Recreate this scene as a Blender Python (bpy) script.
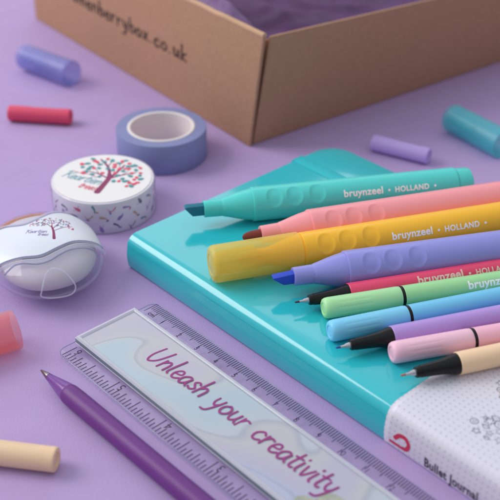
import bpy, bmesh, math, random
from mathutils import Vector, Matrix, noise
random.seed(7)
S = 0.01                                   # every number below is in centimetres
PI = math.pi
scn = bpy.context.scene
COL = scn.collection
for o in list(bpy.data.objects):
    bpy.data.objects.remove(o)

# ------------------------------------------------------------------ camera
cd = bpy.data.cameras.new("camera")
cam = bpy.data.objects.new("camera", cd)
COL.objects.link(cam)
cd.sensor_width = 36
cd.lens = 36 * 1019.8 / 500
cd.clip_start = 0.01
cd.clip_end = 50
cam.matrix_world = Matrix.Translation((0, 0, 22.85 * S)) @ Matrix.Rotation(math.radians(90 - 33.077), 4, 'X') @ Matrix.Rotation(math.radians(0.357), 4, 'Z')
cd.dof.use_dof = True
cd.dof.focus_distance = 0.365
cd.dof.aperture_fstop = 15.0
scn.camera = cam

# ------------------------------------------------------------------ light
w = bpy.data.worlds.new("World")
scn.world = w
w.use_nodes = True
wn = w.node_tree
bg = wn.nodes['Background']
bg.inputs['Strength'].default_value = 0.84
wtc = wn.nodes.new('ShaderNodeTexCoord')            # a white room: bright ceiling and window side, dim floor and camera side
wdot = wn.nodes.new('ShaderNodeVectorMath')
wdot.operation = 'DOT_PRODUCT'
wdot.inputs[1].default_value = (-0.22, 0.34, 0.91)
wn.links.new(wtc.outputs['Generated'], wdot.inputs[0])
wmr = wn.nodes.new('ShaderNodeMapRange')
wmr.inputs['From Min'].default_value = -1
wmr.inputs['From Max'].default_value = 1
wn.links.new(wdot.outputs['Value'], wmr.inputs['Value'])
wrp = wn.nodes.new('ShaderNodeValToRGB')
wrp.color_ramp.elements[0].position = 0.42
wrp.color_ramp.elements[0].color = (0.36, 0.36, 0.37, 1)
wrp.color_ramp.elements[1].position = 0.95
wrp.color_ramp.elements[1].color = (0.90, 0.94, 1.0, 1)
wn.links.new(wmr.outputs['Result'], wrp.inputs['Fac'])
wn.links.new(wrp.outputs['Color'], bg.inputs['Color'])


def area(name, loc, target, size, power, col):
    l = bpy.data.lights.new(name, 'AREA')
    l.shape = 'RECTANGLE'
    l.size, l.size_y = size
    l.energy = power
    l.color = col
    o = bpy.data.objects.new(name, l)
    COL.objects.link(o)
    o.location = loc
    d = Vector(target) - Vector(loc)
    o.rotation_euler = d.to_track_quat('-Z', 'Y').to_euler()
    return o


area("window_light", (-1.15, 0.62, 0.95), (0, 0.34, 0), (0.85, 0.8), 13, (1.0, 0.97, 0.94))
area("back_window_light", (-0.40, 2.1, 1.15), (-0.03, 0.33, 0), (1.5, 0.72), 3.2, (0.97, 0.98, 1.0))

scn.view_settings.view_transform = 'Standard'
scn.view_settings.look = 'None'
scn.view_settings.exposure = 0
scn.view_settings.gamma = 1
scn.view_settings.use_curve_mapping = False
scn.render.engine = 'CYCLES'
scn.cycles.use_denoising = True
scn.cycles.max_bounces = 14
scn.cycles.transparent_max_bounces = 24
scn.cycles.caustics_refractive = True


# ------------------------------------------------------------------ materials
def C(r, g, b):
    f = lambda v: (v / 255 / 12.92) if v <= 10 else ((v / 255 + 0.055) / 1.055) ** 2.4
    return (f(r), f(g), f(b), 1)


def pmat(name, col, rough=0.5, metal=0, coat=0, sss=0, bump=None, vary=None, spec=0.5, trans=0, ior=1.45):
    """principled material; bump=(scale, strength[, detail]); vary=(scale, amount) mottles the base colour"""
    m = bpy.data.materials.new(name)
    m.use_nodes = True
    nt = m.node_tree
    b = nt.nodes['Principled BSDF']
    b.inputs['Base Color'].default_value = col
    b.inputs['Roughness'].default_value = rough
    b.inputs['Metallic'].default_value = metal
    b.inputs['Coat Weight'].default_value = coat
    b.inputs['Coat Roughness'].default_value = 0.06
    b.inputs['Specular IOR Level'].default_value = spec
    b.inputs['Transmission Weight'].default_value = trans
    b.inputs['IOR'].default_value = ior
    if sss:
        b.inputs['Subsurface Weight'].default_value = sss
        b.inputs['Subsurface Radius'].default_value = (0.004, 0.003, 0.003)
        b.inputs['Subsurface Scale'].default_value = 1.0
    tc = nt.nodes.new('ShaderNodeTexCoord')
    if bump:
        n = nt.nodes.new('ShaderNodeTexNoise')
        n.inputs['Scale'].default_value = bump[0]
        n.inputs['Detail'].default_value = bump[2] if len(bump) > 2 else 4
        nt.links.new(tc.outputs['Object'], n.inputs['Vector'])
        bp = nt.nodes.new('ShaderNodeBump')
        bp.inputs['Strength'].default_value = bump[1]
        bp.inputs['Distance'].default_value = 0.0006
        nt.links.new(n.outputs['Fac'], bp.inputs['Height'])
        nt.links.new(bp.outputs['Normal'], b.inputs['Normal'])
    if vary:
        n = nt.nodes.new('ShaderNodeTexNoise')
        n.inputs['Scale'].default_value = vary[0]
        n.inputs['Detail'].default_value = 6
        n.inputs['Roughness'].default_value = 0.65
        nt.links.new(tc.outputs['Object'], n.inputs['Vector'])
        r = nt.nodes.new('ShaderNodeValToRGB')
        a = vary[1]
        r.color_ramp.elements[0].position = 0.3
        r.color_ramp.elements[1].position = 0.7
        r.color_ramp.elements[0].color = tuple(c * (1 - a) for c in col[:3]) + (1,)
        r.color_ramp.elements[1].color = tuple(min(1, c * (1 + a)) for c in col[:3]) + (1,)
        nt.links.new(n.outputs['Fac'], r.inputs['Fac'])
        nt.links.new(r.outputs['Color'], b.inputs['Base Color'])
    return m


def clear_mat(name, tint=(0.97, 0.98, 1, 1), rough=0.04, milk=0.0, milk_col=(0.9, 0.92, 0.97, 1), gloss=1.0, through=0.5):
    """thin clear plastic: see-through, Fresnel gloss, a little milkiness"""
    m = bpy.data.materials.new(name)
    m.use_nodes = True
    nt = m.node_tree
    nt.nodes.remove(nt.nodes['Principled BSDF'])
    out = nt.nodes['Material Output']
    t = nt.nodes.new('ShaderNodeBsdfTransparent')
    t.inputs['Color'].default_value = tint
    df = nt.nodes.new('ShaderNodeBsdfDiffuse')
    df.inputs['Color'].default_value = milk_col
    tl = nt.nodes.new('ShaderNodeBsdfTranslucent')
    tl.inputs['Color'].default_value = milk_col
    m0 = nt.nodes.new('ShaderNodeMixShader')
    m0.inputs[0].default_value = through
    nt.links.new(df.outputs[0], m0.inputs[1])
    nt.links.new(tl.outputs[0], m0.inputs[2])
    m1 = nt.nodes.new('ShaderNodeMixShader')
    m1.inputs[0].default_value = milk
    nt.links.new(t.outputs[0], m1.inputs[1])
    nt.links.new(m0.outputs[0], m1.inputs[2])
    g = nt.nodes.new('ShaderNodeBsdfGlossy')
    g.inputs['Roughness'].default_value = rough
    fr = nt.nodes.new('ShaderNodeLayerWeight')
    fr.inputs['Blend'].default_value = 0.5
    pw = nt.nodes.new('ShaderNodeMath')
    pw.operation = 'POWER'
    pw.inputs[1].default_value = 4.5
    nt.links.new(fr.outputs['Facing'], pw.inputs[0])
    mu = nt.nodes.new('ShaderNodeMath')
    mu.operation = 'MULTIPLY_ADD'
    mu.inputs[1].default_value = 0.6 * gloss
    mu.inputs[2].default_value = 0.04 * gloss
    nt.links.new(pw.outputs[0], mu.inputs[0])
    m2 = nt.nodes.new('ShaderNodeMixShader')
    nt.links.new(mu.outputs[0], m2.inputs[0])
    nt.links.new(m1.outputs[0], m2.inputs[1])
    nt.links.new(g.outputs[0], m2.inputs[2])
    nt.links.new(m2.outputs[0], out.inputs['Surface'])
    return m


# ------------------------------------------------------------------ mesh helpers
def mesh_obj(name, verts, faces, mat, parent=None, smooth=True, sharp=40, uvs=None):
    me = bpy.data.meshes.new(name)
    me.from_pydata([(x * S, y * S, z * S) for x, y, z in verts], [], faces)
    me.validate()
    if uvs:
        ul = me.uv_layers.new(name='UVMap')
        for lp in me.loops:
            ul.data[lp.index].uv = uvs[lp.vertex_index]
    bm = bmesh.new()
    bm.from_mesh(me)
    if name not in FLAT:
        bmesh.ops.recalc_face_normals(bm, faces=bm.faces)
    bm.to_mesh(me)
    bm.free()
    if smooth:
        me.polygons.foreach_set('use_smooth', [True] * len(me.polygons))
        me.set_sharp_from_angle(angle=math.radians(sharp))
    me.materials.append(mat)
    o = bpy.data.objects.new(name, me)
    COL.objects.link(o)
    if parent:
        o.parent = parent
    return o


FLAT = set()


def thing(name, label, cat, loc=(0, 0, 0), rz=0.0, group=None, kind=None):
    o = bpy.data.objects.new(name, None)
    o.empty_display_size = 0.01
    COL.objects.link(o)
    o.location = (loc[0] * S, loc[1] * S, loc[2] * S)
    o.rotation_euler = (0, 0, rz)
    o['label'] = label
    o['category'] = cat
    if group:
        o['group'] = group
    return o


def lathe(prof, seg=64, zc=0.0, disp=None, capA=True, capB=True, closed=False):
    """surface of revolution about local X at height zc; psi = 0 faces -Y, 90 deg is up. prof = [(x, r)]"""
    V, F = [], []
    n = len(prof)
    for i, (x, r) in enumerate(prof):
        for j in range(seg):
            a = 2 * PI * j / seg
            rr = r + (disp(x, a, r) if disp else 0)
            V.append((x, -rr * math.cos(a), zc + rr * math.sin(a)))
    rng = range(n) if closed else range(n - 1)
    for i in rng:
        k = (i + 1) % n
        for j in range(seg):
            j2 = (j + 1) % seg
            F.append((i * seg + j, i * seg + j2, k * seg + j2, k * seg + j))
    if not closed:
        if capA:
            F.append(tuple(range(seg)))
        if capB:
            F.append(tuple((n - 1) * seg + j for j in range(seg)))
    return V, F


def dense(prof, step=0.05):
    out = [prof[0]]
    for (x0, r0), (x1, r1) in zip(prof, prof[1:]):
        k = max(1, int(abs(x1 - x0) / step))
        for i in range(1, k + 1):
            t = i / k
            out.append((x0 + (x1 - x0) * t, r0 + (r1 - r0) * t))
    return out


def box_mesh(lo, hi, bev=0.0, seg=2):
    bm = bmesh.new()
    bmesh.ops.create_cube(bm, size=1)
    for v in bm.verts:
        for i in range(3):
            v.co[i] = (lo[i] + hi[i]) / 2 + v.co[i] * (hi[i] - lo[i])
    if bev:
        bmesh.ops.bevel(bm, geom=list(bm.edges), offset=bev, segments=seg, affect='EDGES', profile=0.5)
    bm.verts.index_update()
    V = [tuple(v.co) for v in bm.verts]
    F = [tuple(v.index for v in f.verts) for f in bm.faces]
    bm.free()
    return V, F


def bevel_mesh(V, F, off, seg=3, only=None):
    bm = bmesh.new()
    vs = [bm.verts.new(v) for v in V]
    for f in F:
        bm.faces.new([vs[i] for i in f])
    bmesh.ops.recalc_face_normals(bm, faces=bm.faces)
    es = [e for e in bm.edges if only is None or only(e)]
    bmesh.ops.bevel(bm, geom=es, offset=off, segments=seg, affect='EDGES', profile=0.5)
    bm.verts.index_update()
    V = [tuple(v.co) for v in bm.verts]
    F = [tuple(v.index for v in f.verts) for f in bm.faces]
    bm.free()
    return V, F


def prism(poly, z0, z1):
    n = len(poly)
    V = [(x, y, z0) for x, y in poly] + [(x, y, z1) for x, y in poly]
    F = [tuple(range(n))[::-1], tuple(range(n, 2 * n))] + [(i, (i + 1) % n, n + (i + 1) % n, n + i) for i in range(n)]
    return V, F


def rrect(x0, y0, x1, y1, r, k=6):
    P = []
    for cx, cy, a0 in ((x1 - r, y1 - r, 0), (x0 + r, y1 - r, 90), (x0 + r, y0 + r, 180), (x1 - r, y0 + r, 270)):
        for i in range(k + 1):
            a = math.radians(a0 + 90 * i / k)
            P.append((cx + r * math.cos(a), cy + r * math.sin(a)))
    return P


def join(*parts):
    V, F = [], []
    for v, f in parts:
        b = len(V)
        V += v
        F += [tuple(i + b for i in t) for t in f]
    return V, F


def tube(path, rad, seg=8, closed=False):
    V, F = [], []
    P = [Vector(p) for p in path]
    n = len(P)
    up = Vector((0.13, 0.31, 0.94))
    for i in range(n):
        if closed:
            t = P[(i + 1) % n] - P[i - 1]
        else:
            t = P[min(n - 1, i + 1)] - P[max(0, i - 1)]
        t.normalize()
        a = t.cross(up).normalized()
        b = a.cross(t).normalized()
        r = rad[i] if isinstance(rad, (list, tuple)) else rad
        for j in range(seg):
            q = 2 * PI * j / seg
            V.append(tuple(P[i] + a * (r * math.cos(q)) + b * (r * math.sin(q))))
    for i in range(n if closed else n - 1):
        k = (i + 1) % n
        for j in range(seg):
            j2 = (j + 1) % seg
            F.append((i * seg + j, i * seg + j2, k * seg + j2, k * seg + j))
    if not closed:
        F += [tuple(range(seg)), tuple((n - 1) * seg + j for j in range(seg))]
    return V, F


def spline(pts, k=7, closed=False):
    """Catmull-Rom through the points"""
    n = len(pts)
    if n < 3:
        return list(pts)
    out = []
    g = (lambda i: pts[i % n]) if closed else (lambda i: pts[max(0, min(n - 1, i))])
    for i in range(n if closed else n - 1):
        p0, p1, p2, p3 = g(i - 1), g(i), g(i + 1), g(i + 2)
        for s in range(k):
            t = s / k
            out.append(tuple(0.5 * (2 * b + (c - a) * t + (2 * a - 5 * b + 4 * c - d) * t * t + (3 * b - a - 3 * c + d) * t ** 3)
                             for a, b, c, d in zip(p0, p1, p2, p3)))
    if not closed:
        out.append(tuple(pts[-1]))
    return out


def ribbon2d(path, wid):
    """flat stroke with rounded ends in 2D: list of verts (x, y) and faces"""
    V, F = [], []
    n = len(path)
    rows = []
    for i in range(n):
        a = Vector(path[max(0, i - 1)])
        b = Vector(path[min(n - 1, i + 1)])
        t = (b - a)
        if t.length < 1e-9:
            t = Vector((1, 0))
        t.normalize()
        nn = Vector((-t.y, t.x))
        w_ = wid[i] if isinstance(wid, (list, tuple)) else wid
        rows.append((Vector(path[i]), t, nn, w_ / 2))
    seq = []
    c, t, nn, h = rows[0]
    for k in range(1, 4):
        q = PI / 2 * (1 - k / 4)
        seq.append((c - t * h * math.sin(q), nn * h * math.cos(q)))
    for c, t, nn, h in rows:
        seq.append((c, nn * h))
    c, t, nn, h = rows[-1]
    for k in range(1, 4):
        q = PI / 2 * k / 4
        seq.append((c + t * h * math.sin(q), nn * h * math.cos(q)))
    for c, d in seq:
        V += [tuple(c - d), tuple(c + d)]
    for i in range(len(seq) - 1):
        F.append((2 * i, 2 * i + 2, 2 * i + 3, 2 * i + 1))
    return V, F


GL = {
    'a': (.95, [[(.78, .85), (.45, 1), (.12, .7), (.1, .25), (.35, 0), (.65, .28), (.76, .9), (.74, .3), (.95, .02)]]),
    'b': (.85, [[(.1, 1.9), (.1, .1)], [(.1, .6), (.42, 1), (.75, .7), (.7, .2), (.4, 0), (.1, .2)]]),
    'c': (.85, [[(.75, .82), (.45, 1), (.1, .6), (.2, .1), (.5, 0), (.82, .2)]]),
    'e': (.85, [[(.12, .48), (.68, .6), (.6, .95), (.3, .95), (.1, .5), (.25, .05), (.55, 0), (.85, .25)]]),
    'h': (.95, [[(.12, 1.9), (.1, 0)], [(.1, .6), (.42, 1), (.7, .8), (.74, 0)]]),
    'i': (.42, [[(.15, 1), (.15, .2), (.32, 0)], [(.16, 1.42), (.19, 1.5)]]),
    'k': (.85, [[(.1, 1.9), (.1, 0)], [(.7, .95), (.12, .42), (.75, 0)]]),
    'l': (.45, [[(.14, 1.9), (.12, .3), (.3, 0)]]),
    'm': (1.3, [[(.1, 1), (.1, 0)], [(.1, .6), (.36, 1), (.58, .8), (.58, 0)], [(.58, .6), (.86, 1), (1.08, .8), (1.12, 0)]]),
    'n': (.92, [[(.1, 1), (.1, 0)], [(.1, .55), (.42, 1), (.7, .8), (.78, 0)]]),
    'o': (.9, [[(.45, 1), (.12, .75), (.12, .25), (.45, 0), (.78, .3), (.76, .75), (.45, 1), (.36, .96)]]),
    'r': (.75, [[(.1, 1), (.12, 0)], [(.12, .5), (.35, .95), (.68, .9)]]),
    's': (.75, [[(.66, .85), (.4, 1), (.16, .78), (.4, .52), (.64, .28), (.4, 0), (.08, .14)]]),
    't': (.65, [[(.3, 1.6), (.26, .25), (.5, 0), (.62, .08)], [(.02, 1.05), (.6, 1.12)]]),
    'u': (.92, [[(.1, 1), (.12, .3), (.38, 0), (.68, .35), (.74, 1), (.72, .3), (.9, 0)]]),
    'v': (.8, [[(.08, 1), (.36, 0), (.74, 1)]]),
    'w': (1.2, [[(.08, 1), (.3, 0), (.56, .8), (.8, 0), (1.1, 1)]]),
    'x': (.8, [[(.08, 1), (.7, 0)], [(.7, 1), (.08, 0)]]),
    'y': (.9, [[(.1, 1), (.14, .5), (.4, .2), (.68, .5)], [(.74, 1), (.62, .1), (.4, -.62), (.02, -.72)]]),
    'U': (1.3, [[(.1, 1.9), (.06, .7), (.4, 0), (.9, .5), (1.12, 1.95)]]),
    'K': (1.2, [[(.2, 1.9), (.12, 0)], [(1.1, 1.85), (.2, .8), (.5, .95), (1.15, 0)], [(-.2, 1.6), (.2, 1.9)]]),
    '.': (.5, [[(.15, .03), (.2, .06)]]),
    ' ': (.75, []),
}


def script_text(text, xh, wid, shear=0.15, track=0.0, wob=0.0):
    """handwritten strokes: verts (x, y, small rise so strokes never share a plane), faces, width"""
    V, F = [], []
    x = 0
    zr = 0.0
    for ch in text:
        w_, strokes = GL[ch]
        dy = random.uniform(-wob, wob)
        for st in strokes:
            p = spline(st, 6) if len(st) > 2 else list(st)
            p = [((x + a + shear * b) * xh, (b + dy) * xh) for a, b in p]
            v, f = ribbon2d(p, wid)
            b0 = len(V)
            V += [(a, b, zr + .00025 * (i // 2)) for i, (a, b) in enumerate(v)]
            zr = (zr + .00025 * len(v) / 2) % .02
            F += [tuple(i + b0 for i in t) for t in f]
        x += w_ + track
    return V, F, x * xh


def font_text(text, size, bold=0.0, sx=1.0, space=1.0, align='LEFT'):
    """letters of Blender's built-in font as a flat 2D mesh"""
    cu = bpy.data.curves.new('text_curve', 'FONT')
    cu.body = text
    cu.size = 1.0
    cu.offset = bold
    cu.space_character = space
    cu.align_x = align
    cu.resolution_u = 6
    o = bpy.data.objects.new('text_curve', cu)
    COL.objects.link(o)
    dg = bpy.context.evaluated_depsgraph_get()
    me = bpy.data.meshes.new_from_object(o.evaluated_get(dg))
    bm = bmesh.new()
    bm.from_mesh(me)
    for i in range(-4, 15):
        bmesh.ops.bisect_plane(bm, geom=list(bm.verts) + list(bm.edges) + list(bm.faces), plane_co=(0, i * .063 + .011, 0), plane_no=(0, 1, 0))
    bm.verts.index_update()
    V = [(v.co.x * size * sx, v.co.y * size) for v in bm.verts]
    F = [tuple(v.index for v in f.verts) for f in bm.faces]
    bm.free()
    bpy.data.objects.remove(o)
    bpy.data.curves.remove(cu)
    bpy.data.meshes.remove(me)
    return V, F


def wrap(V2, F, R, x0, psi0, zc):
    """lay 2D print on a cylinder about local X; psi0 in degrees from the front"""
    out = []
    for x, y in V2:
        a = math.radians(psi0) + y / R
        out.append((x0 + x, -R * math.cos(a), zc + R * math.sin(a)))
    return out, F


def blob2d(cx, cy, rx, ry, rot=0, k=10, pointy=0):
    P = []
    for i in range(k):
        a = 2 * PI * i / k
        x, y = rx * math.cos(a), ry * math.sin(a) * (1 - pointy * math.cos(a))
        P.append((cx + x * math.cos(rot) - y * math.sin(rot), cy + x * math.sin(rot) + y * math.cos(rot)))
    return P, [tuple(range(k))]


# ------------------------------------------------------------------ table top
m_table = pmat("lavender_paper", C(181, 157, 206), 0.75, bump=(1100, 0.22, 6), vary=(70, 0.03), spec=0.3)
me = mesh_obj("tabletop_surface", [(-110, -40, 0), (110, -40, 0), (110, 170, 0), (-110, 170, 0)], [(0, 1, 2, 3)], m_table, smooth=False)
me['kind'] = 'structure'
me['label'] = "matt lavender paper surface that everything stands on"

# ------------------------------------------------------------------ cardboard box
m_kraft = pmat("kraft_cardboard", C(184, 143, 116), 0.85, bump=(700, 0.3, 8), vary=(420, 0.08), spec=0.2)
m_kraft_edge = pmat("kraft_fold", C(206, 168, 136), 0.85, bump=(500, 0.3, 6), vary=(120, 0.08), spec=0.2)
m_ink = pmat("black_ink", C(38, 30, 30), 0.7)
A = Vector((-0.08, 44.25, 0))
dl = Vector((-0.6148, 0.7887, 0))           # along the left wall
dr = Vector((0.8016, 0.5979, 0)).normalized()   # along the right wall
t = thing("cardboard_box", "open brown kraft cardboard box with black web address on its side", "box", A)
LL, RL, TH = 21.9, 27.0, 0.16


def wall(p0, p1, q0, q1, inward, th, bev=0.06):
    """p0-p1 bottom edge, q0-q1 top edge"""
    V = [p0, p1, q1, q0]
    V2 = [v + inward * th for v in V]
    F = [(0, 1, 2, 3), (7, 6, 5, 4), (0, 4, 5, 1), (1, 5, 6, 2), (2, 6, 7, 3), (3, 7, 4, 0)]
    return bevel_mesh([tuple(v) for v in V + V2], F, bev, 3)


Z = Vector((0, 0, 1))
O = Vector((0, 0, 0))
e0 = 0.012
V, F = wall(O + Z * e0 - dl * 0.02, dl * LL + Z * e0, -dl * 1.02 + Z * 5.94, dl * LL + Z * 5.94, dr, TH)
lw = mesh_obj("side_wall", V, F, m_kraft, t)
V, F = wall(dr * 0.30 + dl * .06 + Z * e0, dr * RL + Z * e0, dr * 0.46 - dl * .96 + Z * 5.82, dr * RL - dl * 1.0 + Z * 4.9, dl, TH)
mesh_obj("end_wall", V, F, m_kraft, t)
V, F = wall(dr * RL + Z * e0, dr * RL + dl * LL + Z * e0, dr * RL + Z * 5.9, dr * RL + dl * LL + Z * 5.9, -dr, TH)
mesh_obj("side_wall", V, F, m_kraft, t)
V, F = wall(dl * LL + dr * 0.4 + Z * e0, dl * LL + dr * (RL - .4) + Z * e0, dl * LL + dr * .4 + Z * 5.9, dl * LL + dr * (RL - .4) + Z * 5.9, -dl, TH)
mesh_obj("end_wall", V, F, m_kraft, t)
V = [tuple(dr * a + dl * b + Z * 0.3) for a, b in ((.3, .3), (RL - .3, .3), (RL - .3, LL - .3), (.3, LL - .3))]
mesh_obj("bottom_panel", V, [(0, 1, 2, 3)], m_kraft, t, smooth=False)
V, F = wall(dr * .19 + dl * .34 + Z * .02, dr * 3 + dl * .34 + Z * .02, dr * .19 - dl * .56 + Z * 5.6, dr * 3 - dl * .56 + Z * 5.2, dl, .14)
mesh_obj("corner_gap_backing", V, F, m_kraft, t)  # panel added behind the corner gap to keep it dark
# folded rim on top of the left wall
p = [-dl * 0.98 + dr * 0.10 + Z * 5.95, dl * LL + dr * 0.10 + Z * 5.95]
V, F = tube([tuple(p[0].lerp(p[1], i / 30) + Z * 0.03 * noise.noise((i * 0.7, 1, 2))) for i in range(31)], 0.13, 10)
mesh_obj("folded_rim", V, F, m_kraft_edge, t)
# web address on the left wall
V2, F, wd = script_text("womenberrybox.co.uk", 0.43, 0.085, 0.05, 0.24, 0.06)
nL = -dr
s0 = 17.6
k = (s0 - 5.0) / wd
V = []
for x, y, h_ in V2:
    s_ = s0 - x * k
    zz = 2.68 + y
    V.append(tuple(dl * s_ + Z * zz + nL * (0.012 + h_)))
mesh_obj("lettering", V, F, m_ink, t, smooth=False)

# tissue paper inside
m_tis = pmat("plum_tissue", C(78, 40, 90), 0.6, bump=(160, 0.5, 5), vary=(45, 0.38), spec=.4)  # strong mottling paints lilac highlights of the crumples into the colour
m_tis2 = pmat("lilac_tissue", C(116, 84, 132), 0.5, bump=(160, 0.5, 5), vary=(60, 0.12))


def tissue(name, label, mat, a0, a1, b0, b1, zf, nA=110, nB=90):
    tt = thing(name, label, "tissue paper", A + dr * ((a0 + a1) / 2) + dl * ((b0 + b1) / 2) + Z * 0.4)
    V, F = [], []
    base = dr * ((a0 + a1) / 2) + dl * ((b0 + b1) / 2) + Z * 0.4
    for i in range(nA + 1):
        for j in range(nB + 1):
            a = a0 + (a1 - a0) * i / nA
            b = b0 + (b1 - b0) * j / nB
            V.append(tuple(dr * a + dl * b + Z * zf(a, b, i / nA, j / nB) - base))
    for i in range(nA):
        for j in range(nB):
            q = i * (nB + 1) + j
            F.append((q, q + 1, q + nB + 2, q + nB + 1))
    mesh_obj("crumpled_sheet", V, F, mat, tt, sharp=180)
    return tt


def ridged(a, b, s):
    v = 0
    amp = 1.0
    for o in range(4):
        v += amp * (1 - 2 * abs(noise.noise((a * s, b * s, 3.1 + o * 7))))
        s *= 2.1
        amp *= 0.45
    return v


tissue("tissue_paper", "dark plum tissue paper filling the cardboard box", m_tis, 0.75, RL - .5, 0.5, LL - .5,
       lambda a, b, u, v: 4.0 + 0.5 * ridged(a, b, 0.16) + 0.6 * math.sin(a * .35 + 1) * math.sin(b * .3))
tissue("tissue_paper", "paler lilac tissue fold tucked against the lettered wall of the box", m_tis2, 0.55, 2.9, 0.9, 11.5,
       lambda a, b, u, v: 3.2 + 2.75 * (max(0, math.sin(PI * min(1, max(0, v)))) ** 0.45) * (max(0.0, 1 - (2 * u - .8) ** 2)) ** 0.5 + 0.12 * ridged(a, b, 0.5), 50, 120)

# ------------------------------------------------------------------ notebook
NT = 1.485
NB = (-4.847, 33.743)
NA = -0.820
m_nb = pmat("turquoise_gloss_cover", C(46, 190, 202), 0.16, coat=0.6, bump=(50, 0.02, 2), vary=(14, 0.03))
m_page = pmat("cream_pages", C(232, 226, 212), 0.8)
t = thing("notebook", "thick turquoise hardcover notebook with white dotted sleeve, under the pens", "notebook", (NB[0], NB[1], 0), NA)
NW, NLn = 11.75, 20.5


def bow(z):
    """the spine bulges outwards a little"""
    u = (z - .13) / (NT - .48 - .13)
    return .045 * math.sin(PI * u) if 0 < u < 1 else 0.0


def cover_profile(inset=0.0, rs=0.48):
    """(n, z) from the top fore-edge over the spine to the bottom fore-edge; first n is a marker replaced by the width"""
    z1 = NT + inset
    z0 = 0.015 - min(inset, 0.012)
    n0 = -inset
    r = rs + inset
    P = [('W', z1)]
    for q in range(24, 0, -1):
        P.append((q / 24 * (NW - 0) if False else 0.0 + r + (q / 24) ** 1.0 * (9.5), z1))
    for k_ in range(0, 9):
        a = PI / 2 + (PI / 2) * k_ / 8
        P.append((n0 + r + r * math.cos(a), z1 - r + r * math.sin(a)))
    for k_ in range(1, 9):
        zz = z1 - r + (z0 + 0.12 - (z1 - r)) * k_ / 8
        P.append((n0 - bow(zz), zz))
    for k_ in range(1, 5):
        a = PI + (PI / 2) * k_ / 4
        P.append((n0 + .12 + .12 * math.cos(a), z0 + .12 + .12 * math.sin(a)))
    P.append((5.0, z0))
    P.append(('W', z0))
    return P


def cover_sheet(name, es, inset, mat, parent, th, corner=True):
    P = cover_profile(inset)
    V, F, U = [], [], []
    for e in es:
        W = NW
        c = 1.1
        de = min(e, NLn - e) if corner else 9
        if de < c:
            W = NW - c + math.sqrt(max(0, c * c - (c - de) ** 2))
        arc = 0
        last = None
        for n_, z_ in P:
            n2 = W if n_ == 'W' else n_
            if last is not None:
                arc += math.hypot(n2 - last[0], z_ - last[1])
            V.append((e, n2, z_))
            U.append((e, n2 if z_ > NT - .1 else -(NT - z_)))
            last = (n2, z_)
    m_ = len(P)
    for i in range(len(es) - 1):
        for j in range(m_ - 1):
            F.append((i * m_ + j, i * m_ + j + 1, (i + 1) * m_ + j + 1, (i + 1) * m_ + j))
    o = mesh_obj(name, V, F, mat, parent, uvs=U, sharp=60)
    # make normals point outwards, then thicken inwards
    me_ = o.data
    f0 = max(me_.polygons, key=lambda p_: p_.center.z)
    if f0.normal.z < 0:
        me_.flip_normals()
    so = o.modifiers.new("thickness", 'SOLIDIFY')
    so.thickness = th * S
    so.offset = -1
    return o


es = [1.1 * (1 - math.cos(PI / 2 * i / 10)) for i in range(11)] + [1.1 + (NLn - 2.2) * i / 30 for i in range(1, 31)] + [NLn - 1.1 + 1.1 * math.sin(PI / 2 * i / 10) for i in range(1, 11)]
cv = cover_sheet("cover", es, 0.0, m_nb, t, 0.11)
bv = cv.modifiers.new("soft_edge", 'BEVEL')
bv.width = 0.0003
bv.segments = 2
bv.limit_method = 'ANGLE'
bv.angle_limit = math.radians(50)
V, F = prism(rrect(0.3, 0.25, NLn - .3, NW - .25, 0.8), 0.14, NT - 0.13)
mesh_obj("page_block", V, F, m_page, t, smooth=False)
# elastic closure band near the fore-edge
m_el = pmat("turquoise_elastic", C(50, 190, 202), 0.4, bump=(900, .3))
V, F = bevel_mesh(*prism([(-0.06, 9.2), (NLn + .06, 9.2), (NLn + .06, 9.85), (-0.06, 9.85)], NT + .004, NT + 0.032), 0.012, 2)
V2_, F2_ = prism([(-0.07, 9.2), (-0.012, 9.2), (-0.012, 9.85), (-0.07, 9.85)], 0.02, NT + 0.045)
mesh_obj("elastic_band", *join((V, F), (V2_, F2_)), m_el, t)

# white dotted sleeve
m_sl = bpy.data.materials.new("dotted_white_card")
m_sl.use_nodes = True
nt = m_sl.node_tree
b = nt.nodes['Principled BSDF']
b.inputs['Roughness'].default_value = 0.32
uv = nt.nodes.new('ShaderNodeUVMap')
uv.uv_map = 'UVMap'
vm = nt.nodes.new('ShaderNodeVectorMath')
vm.operation = 'SCALE'
vm.inputs['Scale'].default_value = 1 / 0.205
nt.links.new(uv.outputs[0], vm.inputs[0])
fr = nt.nodes.new('ShaderNodeVectorMath')
fr.operation = 'FRACTION'
nt.links.new(vm.outputs[0], fr.inputs[0])
sb = nt.nodes.new('ShaderNodeVectorMath')
sb.operation = 'SUBTRACT'
sb.inputs[1].default_value = (0.5, 0.5, 0)
nt.links.new(fr.outputs[0], sb.inputs[0])
ln = nt.nodes.new('ShaderNodeVectorMath')
ln.operation = 'LENGTH'
nt.links.new(sb.outputs[0], ln.inputs[0])
rp = nt.nodes.new('ShaderNodeValToRGB')
rp.color_ramp.elements[0].position = 0.12
rp.color_ramp.elements[1].position = 0.22
rp.color_ramp.elements[0].color = C(196, 188, 210)
rp.color_ramp.elements[1].color = C(222, 219, 232)
nt.links.new(ln.outputs['Value'], rp.inputs[0])
nt.links.new(rp.outputs[0], b.inputs['Base Color'])
sl = cover_sheet("paper_sleeve", [13.42 + (NLn - .2 - 13.42) * i / 30 for i in range(31)], 0.014, m_sl, t, 0.01, corner=True)
m_red = pmat("raspberry_print", C(205, 52, 84), 0.4)
m_grey = pmat("grey_print", C(74, 72, 84), 0.5)
m_lgrey = pmat("pale_grey_print", C(122, 120, 138), 0.5)
sp_n = -0.019
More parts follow.
